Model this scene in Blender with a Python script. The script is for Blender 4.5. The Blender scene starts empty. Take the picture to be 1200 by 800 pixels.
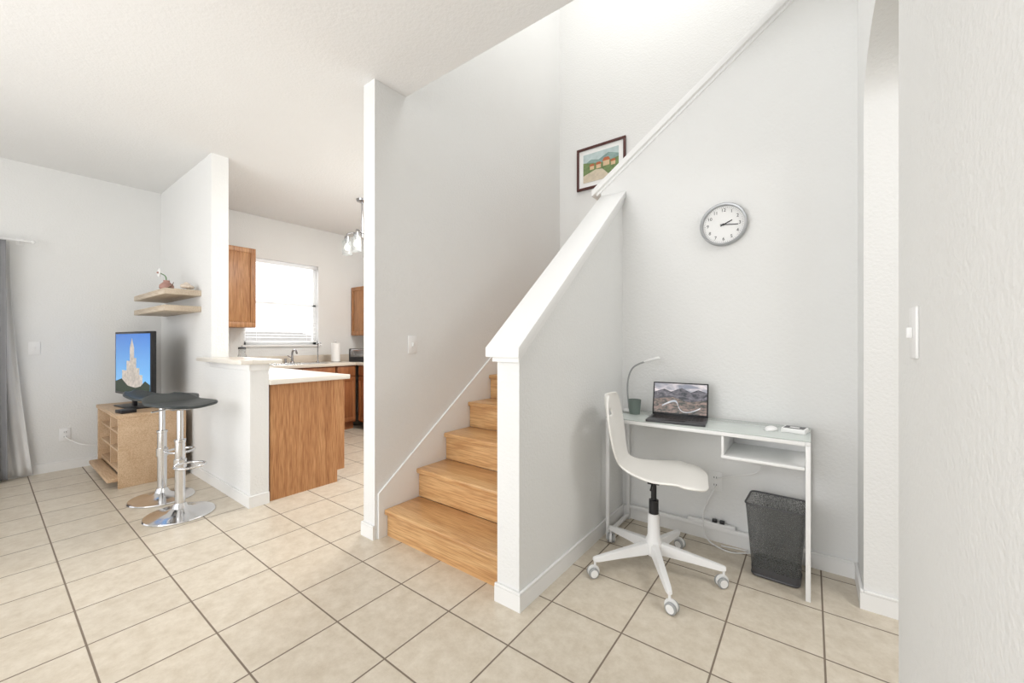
import bpy,bmesh,math,random
from mathutils import Vector,Matrix
random.seed(3)
S=bpy.context.scene
COL=S.collection
R=math.radians

# ---------------------------------------------------------------- materials
def newmat(name):
    m=bpy.data.materials.new(name); m.use_nodes=True
    nt=m.node_tree; b=nt.nodes['Principled BSDF']
    return m,nt,b
def M(name,col,rough=.5,metal=0,bump=0,bscale=60,var=.04,vscale=6,alpha=1,emis=0,spec=None):
    m,nt,b=newmat(name)
    N=nt.nodes; L=nt.links
    tc=N.new('ShaderNodeTexCoord')
    nz=N.new('ShaderNodeTexNoise'); nz.inputs['Scale'].default_value=vscale; nz.inputs['Detail'].default_value=3
    L.new(tc.outputs['Object'],nz.inputs['Vector'])
    mx=N.new('ShaderNodeMix'); mx.data_type='RGBA'
    mx.inputs['A'].default_value=(*[c*(1-var) for c in col],1)
    mx.inputs['B'].default_value=(*[min(1,c*(1+var)) for c in col],1)
    L.new(nz.outputs['Fac'],mx.inputs['Factor'])
    L.new(mx.outputs['Result'],b.inputs['Base Color'])
    b.inputs['Roughness'].default_value=rough; b.inputs['Metallic'].default_value=metal
    b.inputs['Alpha'].default_value=alpha
    if spec is not None: b.inputs['Specular IOR Level'].default_value=spec
    if emis:
        L.new(mx.outputs['Result'],b.inputs['Emission Color']); b.inputs['Emission Strength'].default_value=emis
    if bump:
        n2=N.new('ShaderNodeTexNoise'); n2.inputs['Scale'].default_value=bscale; n2.inputs['Detail'].default_value=2
        L.new(tc.outputs['Object'],n2.inputs['Vector'])
        bp=N.new('ShaderNodeBump'); bp.inputs['Strength'].default_value=bump; bp.inputs['Distance'].default_value=.01
        L.new(n2.outputs['Fac'],bp.inputs['Height']); L.new(bp.outputs['Normal'],b.inputs['Normal'])
    return m
def wood(name,cols,axis,rough=.4,sc=3.0,ratio=12,grain=60,streak=(.78,.72,.66),dist=.6,lo=.3,hi=.7):
    m,nt,b=newmat(name); N=nt.nodes; L=nt.links
    tc=N.new('ShaderNodeTexCoord'); mp=N.new('ShaderNodeMapping')
    s=[sc*ratio]*3; s[axis]=sc
    mp.inputs['Scale'].default_value=s
    L.new(tc.outputs['Object'],mp.inputs['Vector'])
    n1=N.new('ShaderNodeTexNoise'); n1.inputs['Scale'].default_value=.45; n1.inputs['Detail'].default_value=4; n1.inputs['Distortion'].default_value=dist
    L.new(mp.outputs['Vector'],n1.inputs['Vector'])
    r=N.new('ShaderNodeValToRGB'); e=r.color_ramp.elements
    e[0].position=lo; e[0].color=(*cols[0],1); e[1].position=hi; e[1].color=(*cols[-1],1)
    k=len(cols)
    for i in range(1,k-1):
        x=r.color_ramp.elements.new(lo+(hi-lo)*i/(k-1)); x.color=(*cols[i],1)
    L.new(n1.outputs['Fac'],r.inputs['Fac'])
    mp2=N.new('ShaderNodeMapping'); s2=[grain*6]*3; s2[axis]=grain*.25; mp2.inputs['Scale'].default_value=s2
    L.new(tc.outputs['Object'],mp2.inputs['Vector'])
    n2=N.new('ShaderNodeTexNoise'); n2.inputs['Scale'].default_value=.5; n2.inputs['Detail'].default_value=2
    L.new(mp2.outputs['Vector'],n2.inputs['Vector'])
    r2=N.new('ShaderNodeValToRGB'); r2.color_ramp.elements[0].position=.35; r2.color_ramp.elements[0].color=(*streak,1)
    r2.color_ramp.elements[1].position=.6; r2.color_ramp.elements[1].color=(1,1,1,1)
    L.new(n2.outputs['Fac'],r2.inputs['Fac'])
    mx=N.new('ShaderNodeMix'); mx.data_type='RGBA'; mx.blend_type='MULTIPLY'; mx.inputs['Factor'].default_value=1
    L.new(r.outputs['Color'],mx.inputs['A']); L.new(r2.outputs['Color'],mx.inputs['B'])
    L.new(mx.outputs['Result'],b.inputs['Base Color'])
    b.inputs['Roughness'].default_value=rough
    return m
def glassy(name,col,fac,rough=.05):
    m=bpy.data.materials.new(name); m.use_nodes=True; nt=m.node_tree; N=nt.nodes; L=nt.links
    b=N['Principled BSDF']; b.inputs['Base Color'].default_value=(*col,1); b.inputs['Roughness'].default_value=rough
    t=N.new('ShaderNodeBsdfTransparent'); mx=N.new('ShaderNodeMixShader'); mx.inputs[0].default_value=fac
    L.new(t.outputs[0],mx.inputs[1]); L.new(b.outputs[0],mx.inputs[2]); L.new(mx.outputs[0],N['Material Output'].inputs[0])
    return m
def translucent(name,col,fac=.5):
    m=bpy.data.materials.new(name); m.use_nodes=True; nt=m.node_tree; N=nt.nodes; L=nt.links
    b=N['Principled BSDF']; b.inputs['Base Color'].default_value=(*col,1); b.inputs['Roughness'].default_value=.6
    t=N.new('ShaderNodeBsdfTranslucent'); t.inputs[0].default_value=(*col,1); mx=N.new('ShaderNodeMixShader'); mx.inputs[0].default_value=fac
    L.new(b.outputs[0],mx.inputs[1]); L.new(t.outputs[0],mx.inputs[2]); L.new(mx.outputs[0],N['Material Output'].inputs[0])
    return m

WALL=M('wall_paint',(.80,.802,.79),.7,bump=.26,bscale=75,var=.01,spec=.3)
CEIL=M('ceiling_paint',(.82,.822,.815),.85,bump=.2,bscale=60,var=.01,spec=.2)
TRIM=M('trim_paint',(.86,.86,.85),.35,var=.01)
WHITE=M('white_metal',(.86,.86,.855),.35,var=.01)
WPLY=M('white_plywood',(.85,.83,.79),.4,var=.02)
CHROME=M('chrome',(.72,.72,.73),.12,1,var=.02)
BLACK=M('black_plastic',(.012,.012,.014),.35)
BLKSEAT=M('black_seat',(.035,.043,.045),.4,var=.1)
DGREY=M('dark_grey',(.06,.06,.065),.4)
GREY=M('grey_plastic',(.35,.36,.36),.4)
SILVER=M('silver_grey',(.42,.43,.44),.35,.5)
STAIRW=wood('stair_wood',[(.25,.11,.04),(.55,.30,.125),(.64,.37,.165),(.70,.44,.21),(.60,.34,.145),(.42,.21,.08)],0,.33,sc=1.5,ratio=8,dist=1.8,lo=.26,hi=.76,streak=(.72,.64,.56))
OAKV=wood('oak_vertical',[(.42,.19,.075),(.53,.26,.11),(.60,.32,.145)],2,.4,sc=3,ratio=14,streak=(.66,.58,.5),dist=1.2)
OAKSHADE=wood('oak_shaded',[(.30,.11,.045),(.38,.15,.06),(.45,.19,.08)],2,.4,sc=3,ratio=10)  # cabinet oak with the kitchen shadow mixed into its colour
BIRCH=wood('pale_oak',[(.56,.38,.23),(.63,.45,.29),(.68,.50,.33)],0,.5,sc=2,ratio=8)
SHELFW=wood('shelf_oak',[(.54,.45,.35),(.61,.52,.41),(.66,.57,.46)],0,.5,sc=2,ratio=8)
LAM=M('laminate_top',(.70,.63,.54),.35,var=.04,vscale=90)
LAMW=M('laminate_white',(.77,.73,.66),.3,var=.04,vscale=90)
CURT=M('grey_curtain',(.27,.27,.28),.9,var=.06,vscale=20)
SHEER=glassy('sheer_fabric',(.88,.88,.87),.8,.9)
GLASS=glassy('clear_glass',(.9,.95,.95),.12,.03)
GTOP=glassy('frosted_glass_top',(.80,.86,.83),.62,.06)
JAR=glassy('jar_glass',(.6,.63,.63),.25,.03)
BULB=M('bulb_glow',(1,.92,.8),.3,emis=1.6)
PAPER=M('paper_white',(.87,.87,.86),.8,var=.01)
GREEN=M('leaf_green',(.08,.2,.06),.6,var=.3)
PINK=M('dusty_pink',(.42,.24,.20),.6,var=.15)
BLIND=translucent('blind_slat',(.92,.92,.92),.5)
FRAMEW=M('dark_red_frame',(.075,.018,.014),.35,var=.2)
ROOF=M('roof_shingle',(.5,.48,.46),.9,var=.2,vscale=8,bump=.4)

def binmat():
    m=bpy.data.materials.new('bin_wire_mesh'); m.use_nodes=True; nt=m.node_tree; N=nt.nodes; L=nt.links
    b=N['Principled BSDF']; b.inputs['Base Color'].default_value=(.10,.105,.105,1); b.inputs['Roughness'].default_value=.45; b.inputs['Metallic'].default_value=.3
    tc=N.new('ShaderNodeTexCoord'); v=N.new('ShaderNodeTexVoronoi'); v.inputs['Scale'].default_value=230
    L.new(tc.outputs['Object'],v.inputs['Vector'])
    r=N.new('ShaderNodeMapRange'); r.inputs[1].default_value=.25; r.inputs[2].default_value=.6; r.inputs[3].default_value=.28; r.inputs[4].default_value=.82
    L.new(v.outputs['Distance'],r.inputs[0])
    t=N.new('ShaderNodeBsdfTransparent'); mx=N.new('ShaderNodeMixShader')
    L.new(r.outputs[0],mx.inputs[0]); L.new(t.outputs[0],mx.inputs[1]); L.new(b.outputs[0],mx.inputs[2]); L.new(mx.outputs[0],N['Material Output'].inputs[0])
    return m
BINM=binmat()

def tilemat():
    m,nt,b=newmat('ceramic_floor_tile'); N=nt.nodes; L=nt.links
    tc=N.new('ShaderNodeTexCoord'); sp=N.new('ShaderNodeSeparateXYZ'); L.new(tc.outputs['Object'],sp.inputs[0])
    def mth(op,a,bv=None,c=None):
        n=N.new('ShaderNodeMath'); n.operation=op
        for i,v in enumerate((a,bv,c)):
            if v is None: continue
            if isinstance(v,(int,float)): n.inputs[i].default_value=v
            else: L.new(v,n.inputs[i])
        return n.outputs[0]
    T=.333
    ux=mth('DIVIDE',mth('ADD',sp.outputs[0],1.29+T*30),T); uy=mth('DIVIDE',mth('ADD',sp.outputs[1],-1.25+T*30),T)
    def edge(u):
        f=mth('FRACT',u); return mth('SUBTRACT',.5,mth('ABSOLUTE',mth('SUBTRACT',f,.5)))
    ex=edge(ux); ey=edge(uy); d=mth('MINIMUM',ex,ey)
    mr=N.new('ShaderNodeMapRange'); mr.inputs[1].default_value=.008; mr.inputs[2].default_value=.012; L.new(d,mr.inputs[0])
    cid=N.new('ShaderNodeCombineXYZ'); L.new(mth('FLOOR',ux),cid.inputs[0]); L.new(mth('FLOOR',uy),cid.inputs[1])
    wn=N.new('ShaderNodeTexWhiteNoise'); L.new(cid.outputs[0],wn.inputs[0])
    ad=N.new('ShaderNodeVectorMath'); ad.operation='MULTIPLY_ADD'; ad.inputs[1].default_value=(7,7,7)
    L.new(wn.outputs['Color'],ad.inputs[0]); L.new(tc.outputs['Object'],ad.inputs[2])
    n1=N.new('ShaderNodeTexNoise'); n1.inputs['Scale'].default_value=16; n1.inputs['Detail'].default_value=8; n1.inputs['Roughness'].default_value=.75
    L.new(ad.outputs[0],n1.inputs['Vector'])
    r=N.new('ShaderNodeValToRGB'); e=r.color_ramp.elements
    e[0].position=.3; e[0].color=(.56,.485,.38,1); e[1].position=.68; e[1].color=(.72,.655,.55,1)
    L.new(n1.outputs['Fac'],r.inputs['Fac'])
    hv=N.new('ShaderNodeHueSaturation'); L.new(r.outputs[0],hv.inputs['Color'])
    L.new(mth('ADD',mth('MULTIPLY',wn.outputs['Value'],.06),.97),hv.inputs['Value'])
    mx=N.new('ShaderNodeMix'); mx.data_type='RGBA'; mx.inputs['A'].default_value=(.215,.17,.13,1)
    L.new(mr.outputs[0],mx.inputs['Factor']); L.new(hv.outputs[0],mx.inputs['B'])
    L.new(mx.outputs['Result'],b.inputs['Base Color'])
    rr=N.new('ShaderNodeMapRange'); rr.inputs[3].default_value=.9; rr.inputs[4].default_value=.33; L.new(mr.outputs[0],rr.inputs[0])
    L.new(rr.outputs[0],b.inputs['Roughness'])
    bp=N.new('ShaderNodeBump'); bp.inputs['Strength'].default_value=.5; bp.inputs['Distance'].default_value=.004
    L.new(mr.outputs[0],bp.inputs['Height']); L.new(bp.outputs['Normal'],b.inputs['Normal'])
    return m
TILE=tilemat()

# ---------------------------------------------------------------- mesh builder
class MB:
    def __init__(s): s.bm=bmesh.new()
    def merge(s,t,mi=0,smooth=False,mat=None):
        if mat is not None: t.transform(mat)
        for f in t.faces: f.material_index=mi; f.smooth=smooth
        me=bpy.data.meshes.new('t'); t.to_mesh(me); s.bm.from_mesh(me); bpy.data.meshes.remove(me); t.free(); return s
    def box(s,x0,x1,y0,y1,z0,z1,bev=0,mi=0,seg=2,mat=None):
        t=bmesh.new(); bmesh.ops.create_cube(t,size=1)
        for v in t.verts:
            v.co=Vector(((x0+x1)/2+v.co.x*(x1-x0),(y0+y1)/2+v.co.y*(y1-y0),(z0+z1)/2+v.co.z*(z1-z0)))
        if bev: bmesh.ops.bevel(t,geom=t.edges[:],offset=bev,segments=seg,affect='EDGES',profile=.5)
        return s.merge(t,mi,bool(bev),mat)
    def prism(s,pts,axis,d0,d1,mi=0,bev=0):
        t=bmesh.new()
        def P(a,b,d):
            return {'x':(d,a,b),'y':(a,d,b),'z':(a,b,d)}[axis]
        v0=[t.verts.new(P(a,b,d0)) for a,b in pts]; v1=[t.verts.new(P(a,b,d1)) for a,b in pts]
        t.faces.new(v0); t.faces.new(v1[::-1]); n=len(pts)
        for i in range(n): t.faces.new((v0[i],v1[i],v1[(i+1)%n],v0[(i+1)%n]))
        bmesh.ops.recalc_face_normals(t,faces=t.faces[:])
        if bev: bmesh.ops.bevel(t,geom=t.edges[:],offset=bev,segments=2,affect='EDGES',profile=.5)
        return s.merge(t,mi,bool(bev))
    def tube(s,pts,r,seg=12,mi=0,sub=0,closed=False):
        pts=[Vector(p) for p in pts]
        rs=r if isinstance(r,(list,tuple)) else [r]*len(pts)
        if sub:
            np_,nr=[],[]; n=len(pts)
            rng=n if closed else n-1
            for i in range(rng):
                if closed: p0,p1,p2,p3=[pts[(i+k)%n] for k in(-1,0,1,2)]
                else:
                    p1,p2=pts[i],pts[i+1]; p0=pts[i-1] if i>0 else p1*2-p2; p3=pts[i+2] if i+2<n else p2*2-p1
                for k in range(sub):
                    u=k/sub
                    np_.append(.5*((2*p1)+(-p0+p2)*u+(2*p0-5*p1+4*p2-p3)*u*u+(-p0+3*p1-3*p2+p3)*u**3))
                    nr.append(rs[i]*(1-u)+rs[(i+1)%n]*u)
            if not closed: np_.append(pts[-1]); nr.append(rs[-1])
            pts,rs=np_,nr
        t=bmesh.new(); n=len(pts); rings=[]
        up=None
        for i,p in enumerate(pts):
            if closed: d=pts[(i+1)%n]-pts[i-1]
            else: d=pts[min(i+1,n-1)]-pts[max(i-1,0)]
            d.normalize()
            if up is None:
                up=Vector((0,0,1)) if abs(d.z)<.9 else Vector((1,0,0))
            a=(up-d*up.dot(d)).normalized(); b=d.cross(a); up=a
            rings.append([t.verts.new(p+(a*math.cos(2*math.pi*k/seg)+b*math.sin(2*math.pi*k/seg))*rs[i]) for k in range(seg)])
        for i in range(n if closed else n-1):
            A=rings[i];B=rings[(i+1)%n]
            for k in range(seg): t.faces.new((A[k],A[(k+1)%seg],B[(k+1)%seg],B[k]))
        if not closed:
            t.faces.new(rings[0][::-1]); t.faces.new(rings[-1])
        bmesh.ops.recalc_face_normals(t,faces=t.faces[:])
        return s.merge(t,mi,True)
    def lathe(s,prof,seg=32,mi=0,mat=None):
        t=bmesh.new(); rings=[]
        for r,z in prof:
            if r<1e-5: rings.append([t.verts.new((0,0,z))])
            else: rings.append([t.verts.new((r*math.cos(2*math.pi*k/seg),r*math.sin(2*math.pi*k/seg),z)) for k in range(seg)])
        for A,B in zip(rings,rings[1:]):
            for k in range(seg):
                k2=(k+1)%seg
                if len(A)==1 and len(B)==1: continue
                if len(A)==1: t.faces.new((A[0],B[k2],B[k]))
                elif len(B)==1: t.faces.new((A[k],A[k2],B[0]))
                else: t.faces.new((A[k],A[k2],B[k2],B[k]))
        bmesh.ops.recalc_face_normals(t,faces=t.faces[:])
        return s.merge(t,mi,True,mat)
    def ball(s,c,r,sc=(1,1,1),mi=0,seg=16):
        t=bmesh.new(); bmesh.ops.create_uvsphere(t,u_segments=seg,v_segments=seg//2+2,radius=r)
        return s.merge(t,mi,True,Matrix.Translation(c)@Matrix.Diagonal((*sc,1)))
    def grid(s,fn,nu,nv,mi=0):
        t=bmesh.new(); g=[[t.verts.new(fn(i/nu,j/nv)) for j in range(nv+1)] for i in range(nu+1)]
        for i in range(nu):
            for j in range(nv): t.faces.new((g[i][j],g[i+1][j],g[i+1][j+1],g[i][j+1]))
        return s.merge(t,mi,True)
    def out(s,name,mats,parent=None,loc=(0,0,0),rot=(0,0,0),label=None,cat=None,kind=None,group=None,sharp=35):
        me=bpy.data.meshes.new(name); s.bm.to_mesh(me); s.bm.free()
        me.set_sharp_from_angle(angle=R(sharp))
        for m in (mats if isinstance(mats,(list,tuple)) else [mats]): me.materials.append(m)
        o=bpy.data.objects.new(name,me); COL.objects.link(o); o.location=loc; o.rotation_euler=rot
        if parent: o.parent=parent
        tag(o,label,cat,kind,group); return o
def tag(o,label=None,cat=None,kind=None,group=None):
    if label: o['label']=label
    if cat: o['category']=cat
    if kind: o['kind']=kind
    if group: o['group']=group
def thing(name,label,cat,loc=(0,0,0),rz=0,group=None):
    o=bpy.data.objects.new(name,None); COL.objects.link(o); o.location=loc; o.rotation_euler=(0,0,rz)
    o.empty_display_size=.05; tag(o,label,cat,None,group); return o
def dup(root,loc,rz=None):
    n=root.copy(); COL.objects.link(n); n.location=loc
    if rz is not None: n.rotation_euler=(0,0,rz)
    kids=[c for c in root.children]
    for c in kids:
        k=c.copy(); COL.objects.link(k); k.parent=n
        for g in list(c.children):
            gg=g.copy(); COL.objects.link(gg); gg.parent=k
    return n
def struct(mb,name,mat,label,cat='wall'):
    return mb.out(name,mat,label=label,cat=cat,kind='structure',sharp=30)

# ---------------------------------------------------------------- dimensions
CH=2.79; UP=5.4
WX=-5.6; KY=3.7; TY=1.166; TY2=1.29
SX=-2.11; PX0,PX1=-1.165,-1.04; DY=2.66; BY=3.65; RX=.19

struct(MB().box(-6,3.2,-4.5,4.0,-.1,0),'floor',TILE,'beige square ceramic tile floor with brown grout','floor')
struct(MB().box(WX,RX,-4.5,1.66,CH,CH+.3).box(WX,SX-.11,1.66,KY,CH,CH+.3),'ceiling',CEIL,'white textured ceiling above living area and kitchen','ceiling')
struct(MB().box(RX+.13,2.4,-4.5,DY,CH,CH+.3),'ceiling_hall',CEIL,'white ceiling of the hallway beyond the archway','ceiling')
struct(MB().box(SX-.11,2.5,1.56,BY+.12,UP,UP+.1),'ceiling_upper',CEIL,'high white ceiling over the stairwell','ceiling')
wy0,wy1,wz0,wz1=1.95,2.88,1.155,2.26
dy0,dy1,dz1=-2.5,-.1,2.03
w=MB()
w.box(WX-.14,WX,-4.5,dy0,0,CH).box(WX-.14,WX,dy0,dy1,dz1,CH).box(WX-.14,WX,dy1,wy0,0,CH)
w.box(WX-.14,WX,wy0,wy1,0,wz0).box(WX-.14,WX,wy0,wy1,wz1,CH).box(WX-.14,WX,wy1,KY+.12,0,CH)
struct(w,'wall_left',WALL,'white textured exterior wall with kitchen window')
struct(MB().box(WX,SX-.11,KY,KY+.12,0,CH),'wall_kitchen_back',WALL,'white kitchen back wall')
struct(MB().box(WX,-4.04,TY,TY2,0,CH).box(-4.04,-3.235,TY,TY2,0,1.035),'wall_kitchen',WALL,'white partition wall stepping down to a bar-height half wall')
struct(MB().box(SX-.115,SX,1.43,BY+.12,0,CH).box(SX-.115,SX,1.66,BY+.12,CH,UP),'wall_stair',WALL,'white textured wall beside the staircase')
struct(MB().box(SX,2.4,BY,BY+.12,0,UP),'wall_back',WALL,'tall white wall at the back of the stair landing')
struct(MB().box(SX-.115,RX,1.56,1.66,CH+.3,UP),'wall_upper',WALL,'white upper storey wall above the ceiling edge')
struct(MB().box(2.4,2.5,-4.5,BY+.12,0,UP),'wall_hall',WALL,'white far wall of the hallway')
def zc(x): return 2.255+.707*(x+1.262)
struct(MB().prism([(-1.2,0),(RX,0),(RX,zc(RX)-.03),(-1.2,zc(-1.2)-.03)],'y',DY,DY+.12),'wall_desk',WALL,'white textured wall behind desk with sloping top')
a0,a1,sp,rise=1.49,2.385,2.255,.20
pts=[(-.6,0),(a0,0),(a0,sp)]
for i in range(1,24):
    t=math.pi*(1-i/24); pts.append(((a0+a1)/2+(a1-a0)/2*math.cos(t),sp+rise*math.sin(t)))
pts+=[(a1,sp),(a1,0),(DY+.12,0),(DY+.12,UP),(1.56,UP),(1.56,CH+.3),(-.6,CH+.3)]
struct(MB().prism(pts,'x',RX,RX+.13),'wall_right',WALL,'white textured wall with an arched opening')
def zp(y): return 1.14+.845*(y-1.40)
struct(MB().prism([(1.44,0),(DY,0),(DY,zp(DY)-.05),(1.44,zp(1.44)-.05)],'x',PX0,PX1),'wall_pony',WALL,'white textured half wall sloping up beside the stairs')
cap=MB().prism([(1.40,zp(1.40)-.012),(DY,zp(DY)-.012),(DY,zp(DY)+.032),(1.40,zp(1.40)+.032)],'x',PX0-.04,PX1+.025,bev=.004)
cap.prism([(1.42,zp(1.42)-.05),(DY,zp(DY)-.05),(DY,zp(DY)-.012),(1.42,zp(1.42)-.012)],'x',PX0-.015,PX1+.012,bev=.002)
struct(cap,'trim_1',TRIM,'white painted sloping cap on the stair half wall','trim')
x0,x1=-1.26,RX
cap=MB().prism([(x0,zc(x0)-.018),(x1,zc(x1)-.018),(x1,zc(x1)+.028),(x0,zc(x0)+.028)],'y',DY-.03,DY+.155,bev=.004)
cap.prism([(x0+.03,zc(x0+.03)-.04),(x1,zc(x1)-.04),(x1,zc(x1)-.018),(x0+.03,zc(x0+.03)-.018)],'y',DY-.010,DY+.134,bev=.002)
struct(cap,'trim_2',TRIM,'white painted sloping cap on the upper stair guard wall','trim')
struct(MB().prism([(1.45,0),(1.45,.275),(3.0,.275+.745*1.55),(3.0,0)],'x',SX,SX+.013),'trim_3',TRIM,'white stair skirt board','trim')
bh,bt=.085,.013
def bb(name,*boxes):
    m=MB()
    for b in boxes: m.box(*b,0,bh-.012)
    for (xa,xb,ya,yb) in boxes: m.box(xa,xb,ya,yb,bh-.012,bh,bev=.003)
    struct(m,name,TRIM,'white painted baseboard','baseboard')
bb('baseboard_left',(WX,WX+bt,dy1+.08,TY,))
bb('baseboard_kitchen',(WX+bt,-3.235,TY-bt,TY),(-3.235,-3.235+bt,TY-bt,TY2))
bb('baseboard_stair',(SX-.115-bt,SX,1.43-bt,1.43),(SX-.115-bt,SX-.115,1.43,KY))
bb('baseboard_pony',(PX0-.008,PX1+bt,1.44-bt,1.44),(PX1,PX1+bt,1.44,DY))
bb('baseboard_desk',(PX1+bt,RX-bt,DY-bt,DY))
bb('baseboard_right',(RX-bt,RX,a1-bt,DY),(RX,RX+.13,a1-bt,a1),(RX-bt,RX,-.6,a0))

# ---------------------------------------------------------------- kitchen window
win=MB()
fx=WX-.09
for b in ((wy0,wy0+.045,wz0,wz1),(wy1-.045,wy1,wz0,wz1),(wy0,wy1,wz0,wz0+.045),(wy0,wy1,wz1-.045,wz1),(wy0,wy1,1.69,1.72)):
    win.box(fx-.02,fx+.02,b[0],b[1],b[2],b[3],bev=.003)
win.box(WX-.06,WX+.03,wy0-.03,wy1+.03,wz0-.025,wz0,bev=.004)
struct(win,'window_1',TRIM,'white framed kitchen window','window')
bl=MB().box(WX-.05,WX-.01,wy0+.01,wy1-.01,wz1-.05,wz1-.005,bev=.003)
z=wz1-.07
while z>1.22:
    bl.box(-.016,.016,wy0+.015,wy1-.015,-.0008,.0008,mat=Matrix.Translation((WX-.03,0,z))@Matrix.Rotation(R(9),4,'Y')); z-=.036
bl.box(WX-.045,WX-.015,wy0+.015,wy1-.015,1.19,1.21,bev=.003)
for yy in (wy0+.15,wy1-.15): bl.tube([(WX-.03,yy,1.2),(WX-.03,yy,wz1-.05)],.0015,6)
bl.out('window_blind',BLIND,label='white horizontal slat blind in the kitchen window',cat='blind')
nb=MB().prism([(-3,1.0),(9,1.0),(7.0,1.55),(-1,1.55)],'x',-19,-15).box(-18.5,-15.5,-2.5,8.5,-.1,1.0)
nb.out('neighbouring_house',ROOF,label='grey roofed neighbouring house outside the window',cat='house')

pd=MB()
for ya in (dy0,(dy0+dy1)/2-.03,dy1-.06): pd.box(WX-.1,WX-.04,ya,ya+.06,0.0,dz1)
pd.box(WX-.1,WX-.04,dy0,dy1,dz1-.06,dz1).box(WX-.1,WX-.04,dy0,dy1,.0,.06)
pd.box(WX-.072,WX-.068,dy0+.06,dy1-.06,.06,dz1-.06,mi=1)
struct(pd,'door_1',[TRIM,GLASS],'white sliding glass patio door','door')

rod=thing('curtain_rod','slim white curtain rod above the patio door','curtain rod',(WX,-1.1,2.08))
MB().tube([(.085,-1.5,0),(.085,1.37,0)],.009).ball((.085,1.38,0),.015).out('rod',WHITE,rod)
MB().box(.0,.085,1.30,1.315,-.008,.008,bev=.002).box(0,.006,1.285,1.33,-.03,.03,bev=.002).out('bracket',WHITE,rod)
def curtain(name,mat,label,ytop,ybot,y0,amp,xo,freq):
    def f(u,v):
        z=.02+(1-v)*2.045; y1=ytop+(ybot-ytop)*(v**1.6)
        y=y0+(y1-y0)*u
        return (xo+amp*(.6+.4*v)*math.sin(u*freq*math.pi*2+.6*math.sin(v*3)),y,z)
    o=MB().grid(f,160,24).out(name,mat,label=label,cat='curtain',sharp=180)
    sm=o.modifiers.new('s','SOLIDIFY'); sm.thickness=.003
curtain('curtain',CURT,'grey fabric curtain hanging beside the patio door',.13,.14,-.55,.028,WX+.12,7)
curtain('sheer_curtain',SHEER,'white sheer curtain hanging behind the grey curtain',.15,.28,-.5,.014,WX+.05,9)

# ---------------------------------------------------------------- wall plates
def plate(kind,label,loc,rz):
    o=thing(kind,label,'light switch' if kind=='light_switch' else 'outlet',loc,rz)
    MB().box(-.036,.036,-.006,0,-.058,.058,bev=.0025).out('plate',WHITE,o)
    if kind=='light_switch':
        MB().box(-.006,.006,-.016,-.006,-.012,.012,bev=.002).out('toggle',WHITE,o)
    else:
        s=MB()
        for dz in (-.022,.022):
            s.box(-.016,.016,-.0085,-.006,dz-.014,dz+.014,bev=.001)
            s.box(-.008,-.005,-.0092,-.0084,dz-.004,dz+.006,mi=1).box(.005,.008,-.0092,-.0084,dz-.004,dz+.006,mi=1)
        s.out('socket',[WHITE,DGREY],o)
    return o
plate('light_switch','white wall switch plate beside the patio door',(WX,.29,1.14),R(90))
plate('wall_outlet','white wall outlet with a plugged-in cable near the television bench',(WX,.475,.33),R(90))
plate('light_switch','white toggle switch plate on the stair wall',(SX,1.713,1.18),R(90))
plate('light_switch','white toggle switch plate beside the archway',(RX,1.27,1.22),R(-90))
plate('wall_outlet','white wall outlet under the desk',(-.46,DY,.36),0)

# ---------------------------------------------------------------- staircase
st=thing('staircase','honey-coloured wooden staircase climbing beside a white half wall','staircase',(-1.63,1.5,0))
sx0,sx1=(SX+.015)-(-1.63),(PX0-.002)-(-1.63)
run=.248
for i in range(6):
    zt=.17+.19*i; yn=-.015+run*i
    zb=0 if i==0 else zt-.19
    ox=.37*i-1.0
    MB().box(sx0-ox,sx1-ox,.025,.045,zb-zt,-.032).out('riser',STAIRW,st,(ox,yn,zt))
    MB().box(sx0-ox,sx1-ox,0,.025+run,-.032,0,bev=.008).out('tread',STAIRW,st,(ox,yn,zt))
us=thing('upper_staircase','honey-coloured wooden landing and upper stair flight','staircase',(-.5,3.22,0))
MB().box(SX+.015+.5,PX0+.52,-.235,-.215,1.12,1.278).out('riser',STAIRW,us)
MB().box(SX+.015+.5,PX0+.54,-.26,BY-.002-3.22,1.278,1.31,bev=.008).out('tread',STAIRW,us)
for i in range(7):
    zt=1.31+.19*(i+1); xn=PX0+.5+.02+i*.268
    MB().box(xn+.02,xn+.04,DY+.125-3.22,BY-.002-3.22,zt-.19,zt-.032).out('riser',STAIRW,us)
    MB().box(xn,xn+.29,DY+.125-3.22,BY-.002-3.22,zt-.032,zt,bev=.008).out('tread',STAIRW,us)

# ---------------------------------------------------------------- picture
pw,ph=.51,.42
pic=thing('framed_picture','dark red framed landscape painting with white mat on the landing wall','picture',(-1.645,BY-.003,2.715))
f=MB()
fw=.024
for b in ((-pw/2,pw/2,0,fw),(-pw/2,pw/2,ph-fw,ph),(-pw/2,-pw/2+fw,fw,ph-fw),(pw/2-fw,pw/2,fw,ph-fw)):
    f.box(b[0],b[1],-.022,0,b[2],b[3],bev=.003)
f.out('frame',FRAMEW,pic)
MB().box(-pw/2+fw,pw/2-fw,-.010,-.004,fw,ph-fw).out('mat',PAPER,pic)
PM=[M('paint_sky',(.50,.60,.60),.8,var=.3,vscale=14),M('paint_green',(.17,.24,.10),.8,var=.6,vscale=40),M('paint_hill',(.25,.36,.34),.8,var=.4,vscale=25),
    M('paint_roof',(.48,.14,.06),.8,var=.3,vscale=40),M('paint_house',(.66,.48,.3),.8,var=.25,vscale=40),M('paint_path',(.62,.54,.42),.8,var=.2,vscale=40)]
p=MB(); W,H=.185,.14; cz=ph/2
p.box(-W,W,-.0115,-.010,cz-H,cz+H,mi=0)
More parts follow.
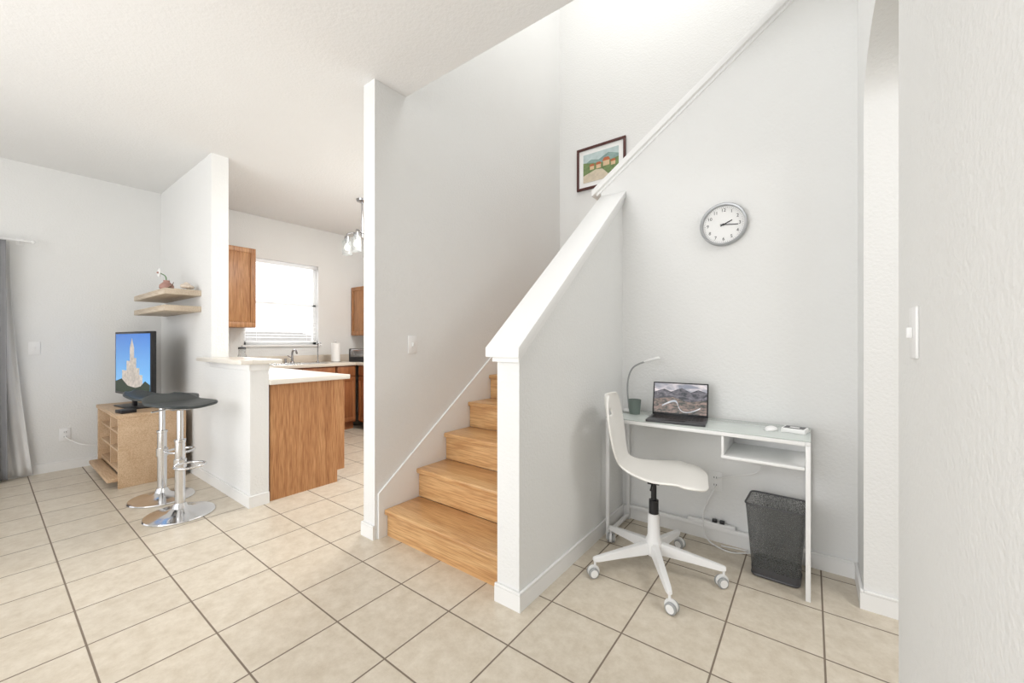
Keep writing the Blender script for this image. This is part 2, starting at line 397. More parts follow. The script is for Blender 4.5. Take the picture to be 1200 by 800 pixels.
p.prism([(-W,cz-.01),(W,cz-.01),(W,cz+.07),(.08,cz+.105),(-.02,cz+.06),(-.1,cz+.08),(-W,cz+.04)],'y',-.0120,-.0115,mi=2)
p.prism([(-W,cz-H),(W,cz-H),(W,cz+.04),(.05,cz+.02),(-.05,cz+.035),(-W,cz+.06)],'y',-.0125,-.0120,mi=1)
p.prism([(-W,cz-H),(.12,cz-H),(.02,cz-.04),(-.05,cz-.03),(-W,cz-.07)],'y',-.0130,-.0125,mi=5)
for hx,hz,s in ((-.09,cz+.0,.9),(-.02,cz-.0,1),(.06,cz+.015,1.3),(.13,cz-.005,.9)):
    p.box(hx-.025*s,hx+.025*s,-.0135,-.0130,hz-.025*s,hz+.012*s,mi=4)
    p.prism([(hx-.032*s,hz+.012*s),(hx+.032*s,hz+.012*s),(hx+.018*s,hz+.036*s),(hx-.018*s,hz+.036*s)],'y',-.014,-.0130,mi=3)
p.out('painting',PM,pic)

# ---------------------------------------------------------------- clock
ck=thing('wall_clock','round white-faced wall clock with grey rim','clock',(-.415,DY-.002,1.893))
rotm=Matrix.Rotation(R(90),4,'X')
MB().lathe([(0,0),(.120,0),(.126,.006),(.126,.03),(.121,.036),(.113,.034),(.110,.022),(.110,.012)],64,mat=rotm).out('rim',SILVER,ck)
MB().lathe([(0,.012),(.1105,.012),(.1105,.008)],64,mat=rotm).out('dial',PAPER,ck)
def textmesh(s,size):
    c=bpy.data.curves.new('n','FONT'); c.body=s; c.size=size; c.align_x='CENTER'; c.align_y='CENTER'; c.extrude=.0003
    o=bpy.data.objects.new('n',c); COL.objects.link(o); dg=bpy.context.evaluated_depsgraph_get()
    me=bpy.data.meshes.new_from_object(o.evaluated_get(dg)); bpy.data.objects.remove(o); return me
for i in range(1,13):
    a=R(90-30*i); me=textmesh(str(i),.026); me.name='numeral'; me.materials.append(BLACK)
    o=bpy.data.objects.new('numeral',me); COL.objects.link(o); o.parent=ck; o.location=(.085*math.cos(a),-.0128,.085*math.sin(a)); o.rotation_euler=(R(90),0,0)
tk=MB()
for i in range(60):
    a=R(6*i); L_=.005 if i%5 else .008
    tk.box(.105-L_,.105,-.0128,-.0122,-.0005,.0005,mat=Matrix.Rotation(-a,4,'Y'))
tk.out('minute_marks',BLACK,ck)
def hand(name,ang,l,w,y):
    MB().box(-.018,l,y-.001,y,-w/2,w/2,mat=Matrix.Rotation(-R(90-ang),4,'Y')).out(name,BLACK,ck)
hand('hour_hand',66,.050,.006,-.0145); hand('minute_hand',97,.078,.0045,-.0165)
MB().lathe([(0,.02),(.006,.02),(.006,.012)],16,mat=rotm).out('hub',BLACK,ck)

# ---------------------------------------------------------------- desk
dk=thing('desk','white metal frame desk with glass top and side shelf','desk',(-.5,2.465,0))
hx,hy=.5,.18; lt=.02
for sx in (-1,1):
    for sy in (-1,1):
        MB().box(sx*hx-(lt if sx>0 else 0),sx*hx+(lt if sx<0 else 0),sy*hy-(lt if sy>0 else 0),sy*hy+(lt if sy<0 else 0),0,.715,bev=.003).out('leg',WHITE,dk)
fr=MB()
for sx in (-1,1):
    xa=sx*hx-(lt if sx>0 else 0)
    fr.box(xa,xa+lt,-hy,hy,.715,.735,bev=.003)
fr.box(-hx+lt,hx-lt,-hy,-hy+lt,.715,.735,bev=.003).box(-hx+lt,hx-lt,hy-lt,hy,.715,.735,bev=.003)
fr.out('frame',WHITE,dk)
for sx in (-1,1):
    xa=sx*hx-(lt if sx>0 else 0)
    MB().box(xa,xa+lt,-hy+lt,hy-lt,.02,.04,bev=.003).out('foot_rail',WHITE,dk)
MB().box(-hx+lt,hx-lt,hy-lt,hy,.075,.1,bev=.003).out('rear_stretcher',WHITE,dk)
MB().box(-hx,hx,-hy,hy,.735,.742,bev=.0015).out('tabletop',GTOP,dk,label='glass tabletop')
sh=MB().box(.13,hx-.022,-hy+.005,hy-.022,.60,.615,bev=.002).box(.13,.142,-hy+.005,hy-.022,.615,.714,bev=.002).box(.142,hx-.022,hy-.034,hy-.022,.615,.714,bev=.002)
sh.out('shelf',WHITE,dk)
DT=.7425
lap=thing('laptop','open black laptop showing a rocky landscape on the glass desk','laptop',(-.617,2.405,DT),R(7))
MB().box(-.155,.155,-.105,.105,0,.014,bev=.004).out('base',DGREY,lap)
kb=MB()
for r_ in range(5):
    for c_ in range(14): kb.box(-.138+c_*.0198,-.138+c_*.0198+.0165,-.025+r_*.0205,-.025+r_*.0205+.017,.014,.0155)
kb.out('keyboard',BLACK,lap)
MB().box(-.05,.05,-.09,-.035,.0141,.0148,bev=.0003).out('touchpad',BLACK,lap)
lid=MB().box(-.155,.155,-.004,.004,0,.20,bev=.003).out('lid',BLACK,lap,(0,.105,.012),(R(-14),0,0))
def scr(name,c0,c1,sc):
    m,nt,b=newmat(name); N=nt.nodes; L=nt.links
    tc=N.new('ShaderNodeTexCoord'); mp=N.new('ShaderNodeMapping'); mp.inputs['Scale'].default_value=sc; L.new(tc.outputs['Object'],mp.inputs[0])
    n=N.new('ShaderNodeTexNoise'); n.inputs['Scale'].default_value=1; n.inputs['Detail'].default_value=9; n.inputs['Distortion'].default_value=1.0; L.new(mp.outputs[0],n.inputs['Vector'])
    r=N.new('ShaderNodeValToRGB'); e=r.color_ramp.elements; e[0].position=.38; e[0].color=(*c0,1); e[1].position=.64; e[1].color=(*c1,1)
    L.new(n.outputs['Fac'],r.inputs['Fac']); L.new(r.outputs[0],b.inputs['Base Color']); L.new(r.outputs[0],b.inputs['Emission Color']); b.inputs['Emission Strength'].default_value=.7; b.inputs['Roughness'].default_value=.3
    return m
SM=[scr('wallpaper_sky',(.16,.17,.21),(.50,.46,.47),(12,1,30)),scr('wallpaper_mountain',(.015,.018,.024),(.13,.12,.14),(25,1,50)),
    scr('wallpaper_valley',(.03,.035,.03),(.20,.14,.12),(30,1,70)),scr('wallpaper_river',(.3,.32,.36),(.62,.6,.6),(12,1,12))]
d=MB().box(-.147,.147,-.0052,-.004,.014,.192,mi=0)
d.prism([(-.147,.07),(.147,.07),(.147,.145),(.10,.160),(.06,.142),(.01,.168),(-.05,.143),(-.09,.158),(-.147,.138)],'y',-.0055,-.0052,mi=1)
d.prism([(-.147,.014),(.147,.014),(.147,.10),(.05,.085),(-.04,.11),(-.147,.095)],'y',-.0058,-.0055,mi=2)
riv=[]; 
for k in range(25):
    t=k/24; riv.append((-.10+.2*t+.02*math.sin(t*7),.055+.03*math.sin(t*6.2)))
d.prism([(x,z+.004+.004*math.sin(i*.26)) for i,(x,z) in enumerate(riv)]+[(x,z-.004) for x,z in riv[::-1]],'y',-.0061,-.0058,mi=3)
d.out('display',SM,lid)

lp=thing('desk_lamp','slim white gooseneck desk lamp','lamp',(-.955,2.56,DT))
MB().lathe([(0,0),(.035,0),(.037,.004),(.035,.012),(.01,.016),(0,.016)],32).out('base',WHITE,lp)
MB().tube([(0,0,.01),(-.012,0,.12),(-.008,0,.21),(.02,-.003,.28),(.07,-.006,.315),(.13,-.01,.335)],.0055,10,sub=8).out('stem',GREY,lp)
MB().tube([(.10,-.008,.327),(.13,-.01,.337),(.19,-.012,.353),(.196,-.012,.354)],[.006,.009,.010,.004],12,sub=3).out('lamp_head',WHITE,lp)
cup=MB().lathe([(0,.003),(.03,.003),(.037,.09),(.040,.09),(.033,0),(0,0)][::-1],28)
cup.out('pen_cup',M('cup_grey_green',(.16,.2,.18),.35),loc=(-.895,2.49,DT),label='grey-green pen cup on the glass desk',cat='cup')
ms=thing('computer_mouse','small white wireless mouse on the glass desk','mouse',(-.165,2.455,DT),R(70))
MB().ball((0,0,.0),.028,(1.6,1,.75)).out('shell',WHITE,ms)
for v in ms.children[0].data.vertices: v.co.z=max(v.co.z,0)
MB().box(.01,.025,-.002,.002,.017,.0205,bev=.001).out('wheel',GREY,ms)
bx=thing('small_box','small white carton with a black top panel','box',(-.065,2.47,DT),R(-10))
MB().box(-.05,.05,-.04,.04,0,.022,bev=.002).out('carton',PAPER,bx)
MB().box(-.042,.042,-.033,.033,.0221,.0232).out('top_panel',DGREY,bx)
MB().box(-.02,.02,-.012,.012,.0233,.0238).out('top_card',PAPER,bx)

MB().tube([(-.46,2.652,.335),(-.47,2.61,.30),(-.52,2.62,.16),(-.50,2.60,.03),(-.38,2.55,.006),(-.28,2.60,.006),(-.24,2.625,.006),(-.33,2.615,.006),(-.42,2.60,.006)],.0035,8,sub=8).out('power_cable',WHITE,label='white power cable trailing from the outlet to the floor',cat='cable')
MB().tube([(-.45,2.652,.378),(-.36,2.62,.42),(-.24,2.60,.47),(-.20,2.59,.56),(-.21,2.58,.597)],.003,8,sub=8).out('charging_cable',WHITE,label='thin white charging cable running up to the desk shelf',cat='cable')
ps=thing('power_strip','white power strip with black plugs on the desk stretcher','power strip',(-.48,2.635,.1005))
MB().box(-.13,.13,-.015,.01,0,.02,bev=.003).out('body',WHITE,ps)
for xx in (.02,.06): MB().box(xx-.013,xx+.013,-.014,.006,.0205,.04,bev=.003).out('plug',BLACK,ps)

bn=thing('waste_bin','dark grey wire mesh rectangular waste bin under the desk','bin',(-.142,2.46,0),R(-2))
def rr(c,z,r=.025):
    o=[]
    for i,(x,y) in enumerate(c):
        sx=1 if x>0 else -1; sy=1 if y>0 else -1
        a0=[180,270,0,90][i]
        for k in range(5):
            a=R(a0+k*22.5); o.append((x-sx*r+r*math.cos(a),y-sy*r+r*math.sin(a),z))
    return o
lo=rr([(-.10,-.085),(.10,-.085),(.10,.085),(-.10,.085)],.012); hi=rr([(-.126,-.110),(.126,-.110),(.126,.110),(-.126,.110)],.372)
t=bmesh.new(); A=[t.verts.new(p) for p in lo]; B=[t.verts.new(p) for p in hi]
for i in range(len(A)): t.faces.new((A[i],A[(i+1)%len(A)],B[(i+1)%len(A)],B[i]))
mb=MB(); mb.merge(t,0,True); mb.out('mesh_body',BINM,bn)
MB().tube(hi,.005,8,closed=True).out('rim',DGREY,bn)
b=MB().tube(lo,.006,8,closed=True); b.prism([(p[0],p[1]) for p in lo],'z',.006,.012)
t=bmesh.new(); k=.10
A=[t.verts.new((p[0]*1.01,p[1]*1.01,0.004)) for p in lo]; B=[t.verts.new(((l[0]+(h[0]-l[0])*k)*1.01,(l[1]+(h[1]-l[1])*k)*1.01,.048)) for l,h in zip(lo,hi)]
for i in range(len(A)): t.faces.new((A[i],A[(i+1)%len(A)],B[(i+1)%len(A)],B[i]))
b.merge(t,0,True)
b.out('bottom',DGREY,bn)

# ---------------------------------------------------------------- swivel chair
ch=thing('swivel_chair','white plywood swivel chair with five-star caster base','chair',(-.66,2.12,0),R(12))
prof=[(-.285,.915),(-.262,.80),(-.235,.68),(-.212,.60),(-.185,.55),(-.13,.522),(-.03,.512),(.08,.518),(.17,.515),(.222,.495)]
wid=[.15,.19,.185,.155,.125,.145,.195,.21,.20,.15]
def crv4(a,b,c,d,u): return .5*(2*b+(-a+c)*u+(2*a-5*b+4*c-d)*u*u+(-a+3*b-3*c+d)*u**3)
def crv(arr,t):
    n=len(arr)-1; f=min(t*n,n-1e-6); i=int(f); u=f-i
    g=lambda k:arr[max(0,min(n,k))]
    p0,p1,p2,p3=g(i-1),g(i),g(i+1),g(i+2)
    if isinstance(p0,tuple): return tuple(crv4(a,b,c,d,u) for a,b,c,d in zip(p0,p1,p2,p3))
    return crv4(p0,p1,p2,p3,u)
def shell(u,v):
    x,z=crv(prof,u); w_=crv(wid,u); s_=v*2-1
    k=1
    if u<.08: k=.62+.38*math.sqrt(max(0,1-(1-u/.08)**2))
    if u>.9: k=.55+.45*math.sqrt(max(0,1-((u-.9)/.1)**2))
    back=max(0,1-u/.45)
    x+=.04*s_*s_*back
    z+=.012*s_*s_*(1-back)-(.01*abs(s_)**3 if u>.8 else 0)
    return (x+.035,w_*k*s_,z)
mb=MB(); mb.grid(shell,44,18)
bmx=mb.bm; bmx.faces.ensure_lookup_table()
dele=[f for f in bmx.faces if .79<f.calc_center_median().z<.825 and abs(f.calc_center_median().y)<.045]
bmesh.ops.delete(bmx,geom=dele,context='FACES')
o=mb.out('seat_shell',WPLY,ch,sharp=180)
sm=o.modifiers.new('s','SOLIDIFY'); sm.thickness=.012; sm.offset=0
sm=o.modifiers.new('b','SUBSURF'); sm.levels=1; sm.render_levels=1
MB().box(-.07,.11,-.06,.06,.487,.504,bev=.004).box(-.03,.03,-.025,.025,.455,.488,bev=.004).tube([(.0,-.05,.475),(.0,-.15,.47)],.005,8).out('seat_mechanism',BLACK,ch)
MB().lathe([(0,.20),(.024,.20),(.024,.37),(.014,.371),(.014,.46),(0,.46)],24).out('gas_lift',BLACK,ch)
MB().lathe([(0,.085),(.035,.085),(.042,.10),(.042,.16),(.032,.185),(.029,.30),(0,.30)],28).out('hub',WHITE,ch)
for k in range(5):
    a=R(11-12+72*k); rm=Matrix.Rotation(a,4,'Z')
    lg=MB(); t=bmesh.new()
    secs=[(.03,.023,.095,.155),(.17,.019,.088,.13),(.31,.015,.078,.105),(.335,.011,.08,.10)]
    rings=[[t.verts.new(p) for p in ((x,-w_,z0),(x,w_,z0),(x,w_*.75,z1),(x,-w_*.75,z1))] for x,w_,z0,z1 in secs]
    for A,B in zip(rings,rings[1:]):
        for q in range(4): t.faces.new((A[q],A[(q+1)%4],B[(q+1)%4],B[q]))
    t.faces.new(rings[0]); t.faces.new(rings[-1]); bmesh.ops.recalc_face_normals(t,faces=t.faces[:])
    bmesh.ops.bevel(t,geom=t.edges[:],offset=.003,segments=2,affect='EDGES')
    lg.merge(t,0,True,rm); lg.out('leg',WHITE,ch)
    cs=MB()
    for yy in (-.014,.014):
        cs.lathe([(0,-.008),(.022,-.008),(.026,-.005),(.026,.005),(.022,.008),(0,.008)],24,mi=0,mat=Matrix.Translation((-.012,yy,.0262))@Matrix.Rotation(R(90),4,'X'))
        cs.lathe([(0,-.0095),(.019,-.0095),(.019,.0095),(0,.0095)],20,mi=1,mat=Matrix.Translation((-.012,yy,.0262))@Matrix.Rotation(R(90),4,'X'))
    cs.tube([(0,0,.04),(0,0,.085)],.006,10,mi=1)
    cs.lathe([(0,-.006),(.030,-.006),(.031,0),(.030,.006),(0,.006)],24,mi=1,mat=Matrix.Translation((-.008,0,.031))@Matrix.Rotation(R(90),4,'X'))
    cs.out('caster',[GREY,WHITE],ch,(.325*math.cos(a),.325*math.sin(a),0),(0,0,a+R(30+50*k)))

# ---------------------------------------------------------------- bar stools
bs=thing('bar_stool','chrome pedestal bar stool with black curved seat beside the bar','stool',(-3.513,.833,0),R(12),'bar stools at the kitchen bar')
MB().lathe([(0,0),(.195,0),(.20,.004),(.195,.011),(.15,.02),(.08,.032),(.045,.05),(.034,.08),(.0,.08)],56).out('base',CHROME,bs)
MB().lathe([(0,.07),(.029,.07),(.029,.50),(.033,.505),(.033,.52),(.019,.523),(.019,.735),(0,.735)],28).out('pole',CHROME,bs)
MB().tube([(.03,0,.355),(.06,.06,.355),(.13,.085,.355),(.19,.05,.355),(.19,-.05,.355),(.13,-.085,.355),(.06,-.06,.355)],.009,12,sub=6,closed=True).lathe([(.029,.325),(.036,.325),(.036,.385),(.029,.385)],24).out('footrest',CHROME,bs)
MB().lathe([(0,.725),(.05,.725),(.085,.748),(.085,.752),(0,.752)],28).tube([(0,-.04,.742),(.02,-.17,.735)],.005,8).out('seat_mount',CHROME,bs)
def sseat(u,v):
    x=-.185+.40*u; s_=v*2-1
    w_=.175*(1-abs(2*u-1)**3.2)**.5*.55+.175*.45*(1 if .04<u<.96 else .7)
    z=.766+ .055*max(0,(.3-u)/.3)**1.6 - .010*max(0,(u-.75)/.25)**2
    z+=.010*s_*s_
    return (x-.02*max(0,(.3-u)/.3),w_*s_,z)
o=MB().grid(sseat,32,14).out('seat',BLKSEAT,bs,sharp=180)
sm=o.modifiers.new('s','SOLIDIFY'); sm.thickness=.018; sm.offset=0
sm=o.modifiers.new('b','SUBSURF'); sm.levels=1; sm.render_levels=1
dup(bs,(-3.985,.836,0),R(55))

# ---------------------------------------------------------------- tv bench
tb=thing('tv_bench','pale wood television bench with open shelves','tv bench',(-4.975,.885,0))
bwx,bwy=.475,.225
m=MB()
m.box(-bwx,bwx,-bwy,bwy,.57,.60,bev=.004).box(bwx-.03,bwx,-bwy+.01,bwy,.0,.57,bev=.003).box(-bwx,-bwx+.03,-bwy+.01,bwy,0,.57,bev=.003)
m.box(-bwx+.03,bwx-.03,-bwy+.03,bwy-.01,.10,.125,bev=.002).box(-bwx+.03,bwx-.03,bwy-.02,bwy-.005,.125,.57)
m.box(-.012,.012,-bwy+.03,bwy-.02,.125,.57,bev=.002)
m.out('body',BIRCH,tb)
for xa,xb in ((-bwx+.03,-.012),(.012,bwx-.03)):
    for zz in (.27,.42): MB().box(xa,xb,-bwy+.03,bwy-.02,zz,zz+.018,bev=.002).out('shelf',BIRCH,tb)
MB().box(-bwx+.03,bwx-.03,-bwy-.05,-bwy+.03,.055,.085,bev=.004).out('foot_rail',BIRCH,tb)
tv=thing('television','flat screen television showing a pale tower against blue sky','television',(-4.975,.85,.601),R(6.7))
MB().box(-.43,.43,-.018,.018,.10,.69,bev=.006).box(-.22,.22,.018,.045,.16,.45,bev=.01).out('body',BLACK,tv)
MB().box(-.03,.03,-.012,.012,.012,.12,bev=.003).box(-.20,.20,-.09,.09,0,.012,bev=.004).out('stand',BLACK,tv)
def tvsky():
    m,nt,b=newmat('tv_sky'); N=nt.nodes; L=nt.links
    tc=N.new('ShaderNodeTexCoord'); sp=N.new('ShaderNodeSeparateXYZ'); L.new(tc.outputs['Object'],sp.inputs[0])
    r=N.new('ShaderNodeValToRGB'); e=r.color_ramp.elements; e[0].position=.15; e[0].color=(.13,.36,.62,1); e[1].position=.68; e[1].color=(.015,.11,.40,1)
    L.new(sp.outputs[2],r.inputs[0]); L.new(r.outputs[0],b.inputs['Emission Color']); L.new(r.outputs[0],b.inputs['Base Color']); b.inputs['Emission Strength'].default_value=.8; b.inputs['Roughness'].default_value=.25
    return m
TVT=M('tv_tower',(.42,.38,.34),.5,emis=.55,var=.6,vscale=30); TVG=M('tv_trees',(.02,.035,.02),.5,emis=.5,var=.5,vscale=40)
s=MB().box(-.405,.405,-.0188,-.018,.125,.67,mi=0)
s.prism([(-.24,.15),(.24,.15),(.24,.30),(.17,.30),(.17,.36),(.10,.36),(.10,.45),(.05,.45),(.05,.54),(.0,.63),(-.05,.54),(-.05,.42),(-.13,.42),(-.13,.33),(-.24,.33)],'y',-.0195,-.0188,mi=1)
s.prism([(-.405,.125),(.405,.125),(.405,.22),(.3,.25),(.2,.20),(.08,.18),(-.1,.19),(-.25,.25),(-.405,.22)],'y',-.0200,-.0195,mi=2)
s.out('screen',[tvsky(),TVT,TVG],tv)
mbx=thing('media_box','small black media box on the television bench','media box',(-4.62,.735,.6005),R(10))
MB().box(-.06,.06,-.05,.05,0,.028,bev=.004).out('case',BLACK,mbx)
MB().box(-.02,.02,-.0515,-.05,.01,.018).out('front_window',DGREY,mbx)
MB().tube([(WX+.012,.475,.31),(WX+.05,.50,.28),(WX+.1,.60,.22),(WX+.11,.80,.20)],.004,8,sub=6).out('tv_cable',WHITE,label='white cable from wall outlet to the television bench',cat='cable')

SZ=1.60
for zz in (SZ,1.46):
    MB().box(-.55,.55,-.125,.125,0,.048,bev=.002).out('floating_shelf',SHELFW,loc=(-4.84,TY-.125,zz),label='thick pale oak floating shelf on the partition wall',cat='shelf',group='floating shelves')
SZ+=.0485
vs=thing('flower_vase','small dusty pink vase with a white blossom stem','vase',(-4.62,1.0,SZ))
MB().lathe([(0,0),(.032,0),(.052,.03),(.050,.055),(.022,.085),(.024,.098),(.017,.092),(0,.085)],28).out('vase',PINK,vs)
MB().tube([(0,0,.085),(-.04,0,.14),(-.12,-.02,.175)],.004,8,sub=5).out('stem',GREEN,vs)
fl=MB()
for k in range(5):
    a=R(72*k); fl.ball((-.13+.022*math.cos(a),-.025,.178+.022*math.sin(a)),.019,(1,.35,1),seg=10)
fl.ball((-.13,-.034,.178),.009,mi=1,seg=8)
fl.out('blossom',[PAPER,PINK],vs)
ss=MB()
for k in range(22):
    t=k/21; ss.ball((.05*t*math.cos(t*9),.05*t*math.sin(t*9),.018+.02*(1-t)),.006+.014*(1-t)*1.0+.006,seg=8)
ss.out('seashell',M('shell_cream',(.72,.62,.52),.5,var=.2,vscale=40),loc=(-4.37,1.08,SZ+.0061),label='cream spiral seashell on the upper shelf',cat='seashell')
dr=MB().tube([(0,0,.006),(.06,.01,.02),(.11,-.01,.012),(.15,0,.03)],[.006,.008,.006,.003],8,sub=5).tube([(.05,.01,.018),(.07,.03,.05),(.10,.03,.07)],[.005,.004,.002],8,sub=4)
dr.out('driftwood',M('driftwood',(.25,.17,.12),.8,var=.3,vscale=30),loc=(-4.55,.98,SZ+.0005),label='small piece of brown driftwood on the upper shelf',cat='ornament')

bc=MB().box(-4.16,-3.185,TY-.075,TY,1.036,1.066,bev=.004).box(-4.037,-3.185,TY-.001,TY2+.075,1.036,1.066,bev=.004)
bc.out('bar_counter',LAMW,label='off-white bar ledge on the kitchen half wall',cat='counter')
struct(MB().box(-4.03,-3.222,TY-.012,TY-.0005,.99,1.035,bev=.002).box(-3.2345,-3.222,TY-.0005,TY2,.99,1.035,bev=.002),'trim_4',TRIM,'white moulding under the bar top','trim')

# ---------------------------------------------------------------- kitchen cabinets
def paneldoor(name,parent,w,h,mat,loc,rz):
    d=MB().box(-w/2,w/2,0,.012,0,h,bev=.002)
    e=.055
    for b in ((-w/2,w/2,0,e),(-w/2,w/2,h-e,h),(-w/2,-w/2+e,e,h-e),(w/2-e,w/2,e,h-e)):
        d.box(b[0],b[1],-.008,0,b[2],b[3],bev=.002)
    d.box(-w/2+e+.012,w/2-e-.012,-.004,0,e+.012,h-e-.012,bev=.0015)
    return d.out(name,mat,parent,loc,(0,0,rz))
def basecab(cx,cy,w,d,rz,mat,label,two=False):
    c=thing('base_cabinet',label,'cabinet',(cx,cy,0),rz,'kitchen base cabinets')
    MB().box(-w/2,w/2,-d/2+.02,d/2,.10,.875).box(-w/2,w/2,-d/2+.075,d/2,0,.10).out('body',mat,c)
    n=2 if two else 1
    for i in range(n):
        dw=w/n-.02; xx=-w/2+(i+.5)*w/n
        MB().box(-dw/2,dw/2,0,.018,0,.13,bev=.003).out('drawer',mat,c,(xx,-d/2,.735))
        paneldoor('door',c,dw,.60,mat,(xx,-d/2+.007,.12),0)
    return c
pen=thing('peninsula_cabinet','oak peninsula cabinet with plain end panel and toe kick','cabinet',(-4.1,1.60,0),0)
m=MB().prism([(-.295,0),(.235,0),(.235,.10),(.30,.10),(.30,.875),(-.295,.875)],'x',.84-.018,.85)
m.out('end_panel',OAKV,pen)
MB().box(-.85,.82,-.295,.28,.10,.875).box(-.85,.82,-.295,.225,0,.10).out('body',OAKV,pen)
for i in range(3): paneldoor('door',pen,.53,.745,OAKV,(-.56+.56*i,.293,.12),R(180))
MB().box(-4.975,-3.215,TY2+.002,1.935,.876,.914,bev=.004).out('peninsula_countertop',LAMW,label='off-white laminate countertop on the oak peninsula',cat='countertop')
for i,(yc,w_) in enumerate(((1.62,.6),(2.37,.88),(2.96,.28))):
    basecab(-5.30,yc,w_,.59,R(90),OAKSHADE,'oak kitchen base cabinet under the window, its colour darkened for shade',two=w_>.7)
for xc in (-4.66,-4.02,-3.38):
    basecab(xc,3.40,.62,.59,0,OAKSHADE,'oak kitchen base cabinet along the back wall, its colour darkened for shade')
ct=MB().box(WX+.002,-4.977,TY2+.002,KY-.002,.876,.914,bev=.004).box(-4.977,-3.06,3.075,KY-.002,.876,.914,bev=.004)
ct.box(WX+.002,WX+.02,TY2+.002,KY-.002,.914,1.01,bev=.003)
ct.out('countertop',LAM,label='beige laminate kitchen countertop with backsplash',cat='countertop')
sk=thing('kitchen_sink','stainless steel sink set in the countertop under the window','sink',(-5.24,2.42,.9145))
m=MB()
for b in ((-.17,.2,-.36,-.33),(-.17,.2,.33,.36),(-.17,-.14,-.33,.33),(.17,.2,-.33,.33),(-.14,.17,-.012,.012)): m.box(*b,0,.006,bev=.002)
m.out('rim',CHROME,sk); MB().box(-.14,.17,-.33,.33,.0002,.0012).out('basin',SILVER,sk)
DCH=M('faucet_metal',(.38,.38,.39),.2,1,var=.02)
fc=thing('faucet','chrome arched kitchen faucet with lever','faucet',(-5.46,2.46,.915))
MB().lathe([(0,0),(.026,0),(.024,.02),(.016,.03),(.016,.07),(0,.07)],24).box(-.02,.02,-.1,.1,0,.008,bev=.003).out('base',DCH,fc)
MB().tube([(0,0,.06),(0,0,.13),(.03,0,.17),(.09,0,.17),(.13,0,.13)],.012,12,sub=6).out('spout',DCH,fc)
MB().tube([(0,.0,.065),(0,-.06,.10)],.006,8).tube([(0,-.085,0.005),(0,-.085,.06)],.012,12).out('lever',DCH,fc)
wf=thing('water_filter_tap','slim tall filtered water tap','tap',(-5.46,2.80,.915))
MB().lathe([(0,0),(.018,0),(.012,.02),(0,.02)],20).out('base',DCH,wf)
MB().tube([(0,0,.015),(0,0,.22),(.03,0,.265),(.07,0,.26),(.085,0,.23)],.007,10,sub=6).out('spout',DCH,wf)
pt=thing('paper_towel_holder','white paper towel roll on an upright holder','paper towel',(-5.30,2.97,.915))
MB().lathe([(0,0),(.075,0),(.075,.008),(0,.008)],28).tube([(0,0,.005),(0,0,.29)],.005,8).ball((0,0,.29),.01,seg=8).out('holder',CHROME,pt)
MB().lathe([(.018,.01),(.056,.01),(.056,.265),(.018,.265)],32).out('paper_roll',PAPER,pt)
to=thing('toaster','dark and chrome two-slot toaster','toaster',(-5.10,3.24,.915),R(25))
MB().box(-.14,.14,-.08,.08,.01,.18,bev=.025,seg=4).out('body',DCH,to)
MB().box(-.145,-.125,-.085,.085,0,.185,bev=.01).box(.125,.145,-.085,.085,0,.185,bev=.01).box(-.11,.11,-.045,-.015,.1805,.183).box(-.11,.11,.015,.045,.1805,.183).box(-.125,.125,-.084,-.078,.0,.07,bev=.002).out('trim',BLACK,to)
MB().box(-.16,-.145,-.02,.02,.11,.125,bev=.003).out('lever',BLACK,to)
cf=thing('glass_carafe','clear glass carafe with dark lid on the counter','carafe',(-5.22,1.80,.915))
MB().lathe([(0,.004),(.05,.004),(.055,.08),(.035,.14),(.035,.20),(.038,.20),(.038,.14),(.058,.08),(.053,0),(0,0)],28).out('body',JAR,cf)
MB().lathe([(0,.2),(.04,.2),(.038,.22),(0,.225)],24).out('lid',DGREY,cf)
def uppercab(loc,w,h,d,rz,label):
    c=thing('wall_cabinet',label,'cabinet',loc,rz,'kitchen wall cabinets')
    MB().box(-w/2,w/2,-d+.02,0,0,h).out('body',OAKV,c)
    paneldoor('door',c,w-.01,h-.01,OAKV,(0,-d+.007,.005),0)
    return c
uppercab((WX+.001,1.63,1.365),.675,.935,.32,R(90),'oak wall cabinet beside the kitchen window')
uppercab((WX+.005+.30,KY-.001,1.29),.595,.73,.32,0,'oak wall cabinet with raised panel door in the corner')
uppercab((WX+.005+.91,KY-.001,1.29),.595,.73,.32,0,'oak wall cabinet with raised panel door')
pl=thing('pendant_light','nickel pendant light with clear glass jar shades','pendant light',(-4.03,2.57,CH))
MB().lathe([(0,0),(.065,0),(.06,-.02),(.015,-.03),(0,-.03)][::-1],28).out('canopy',DCH,pl)
MB().tube([(0,0,-.02),(0,0,-.42)],.009,10).out('rod',DCH,pl)
ar=MB()
for k in range(4):
    a=R(37+180+90*k); c_,s_=math.cos(a),math.sin(a)
    ar.tube([(0,0,-.38),(.10*c_,.10*s_,-.37),(.165*c_,.165*s_,-.385),(.17*c_,.17*s_,-.42)],.008,8,sub=4)
ar.out('arms',DCH,pl)
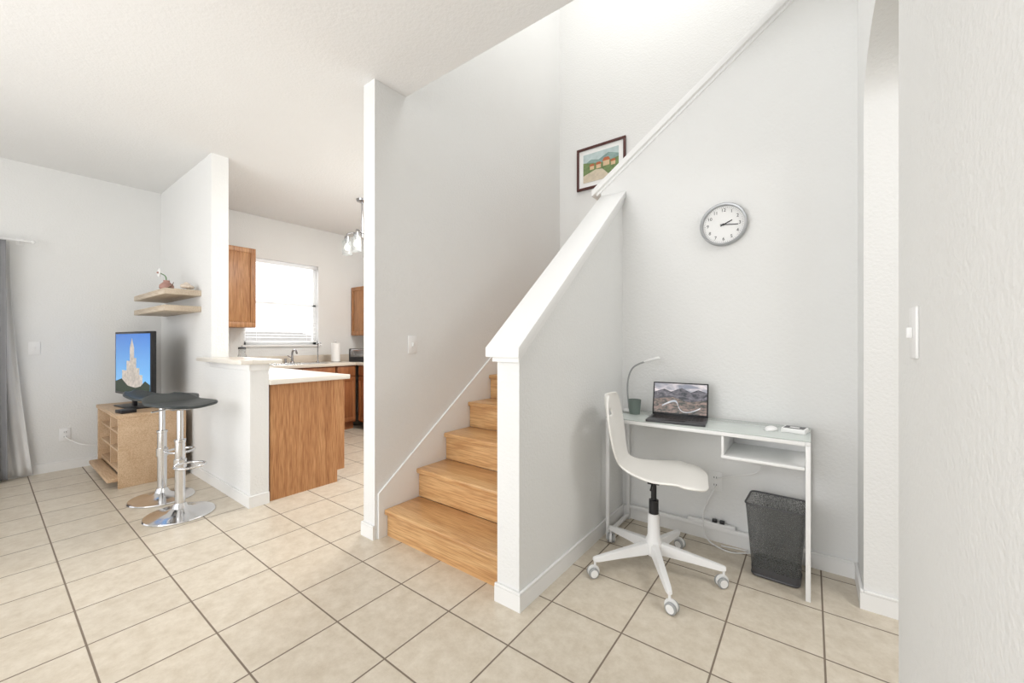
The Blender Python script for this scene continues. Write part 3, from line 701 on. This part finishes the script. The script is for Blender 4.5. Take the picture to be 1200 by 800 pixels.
for k in range(4):
    a=R(37+180+90*k); p_=(.17*math.cos(a),.17*math.sin(a),-.42)
    MB().lathe([(.022,.0),(.030,-.02),(.05,-.05),(.055,-.20),(.052,-.20),(.047,-.052),(.028,-.022)],28).out('glass_shade',JAR,pl,p_)
    MB().lathe([(0,.005),(.026,.005),(.028,-.045),(.018,-.05),(.018,-.07),(0,-.07)],20).out('lamp_socket',DCH,pl,p_)
    MB().lathe([(0,-.07),(.012,-.075),(.028,-.11),(.024,-.14),(0,-.15)],20).out('bulb',BULB,pl,p_)

# ---------------------------------------------------------------- lights / world
wd=bpy.data.worlds.new('w'); S.world=wd; wd.use_nodes=True
wd.node_tree.nodes['Background'].inputs[0].default_value=(.98,.985,1,1); wd.node_tree.nodes['Background'].inputs[1].default_value=1.5
def area(name,loc,tgt,size,power,col=(1,1,1),sy=None):
    l=bpy.data.lights.new(name,'AREA'); l.energy=power; l.size=size; l.color=col
    if sy: l.shape='RECTANGLE'; l.size_y=sy
    o=bpy.data.objects.new(name,l); COL.objects.link(o); o.location=loc
    o.rotation_euler=(Vector(tgt)-Vector(loc)).to_track_quat('-Z','Y').to_euler(); return o
area('stairwell_light',(-.9,2.65,5.3),(-.9,2.65,0),1.6,36,(1,.99,.975))
area('living_fill',(-1.8,-2.6,2.3),(-1.2,2.0,1.2),3.2,68,(.985,.99,1),1.8)  # added fill lamp behind the camera, stands for no fixture
area('ceiling_bounce_fill',(-2.4,-1.2,.9),(-2.4,.2,3.0),2.4,34,(.985,.99,1))  # added upward lamp in place of light bounced onto the ceiling
area('kitchen_fill',(-3.0,2.8,2.7),(-3.6,2.5,0),.8,46,(1,.98,.95))  # added fill lamp besides the pendant, hidden by the stair wall
area('kitchen_daylight',(-6.6,2.4,2.0),(-5.0,2.4,1.6),1.6,70,(.98,.99,1))
area('hall_light',(1.4,1.6,2.6),(1.0,1.8,0),.8,22,(1,.98,.96))

cam=bpy.data.cameras.new('camera'); co=bpy.data.objects.new('camera',cam); COL.objects.link(co)
co.location=(0,0,1.2); co.rotation_euler=(R(90),0,math.atan2(.6,.8)); cam.lens=36*467/1200; cam.sensor_width=36; cam.clip_start=.02
S.camera=co
S.view_settings.view_transform='Standard'; S.view_settings.look='None'; S.view_settings.exposure=0
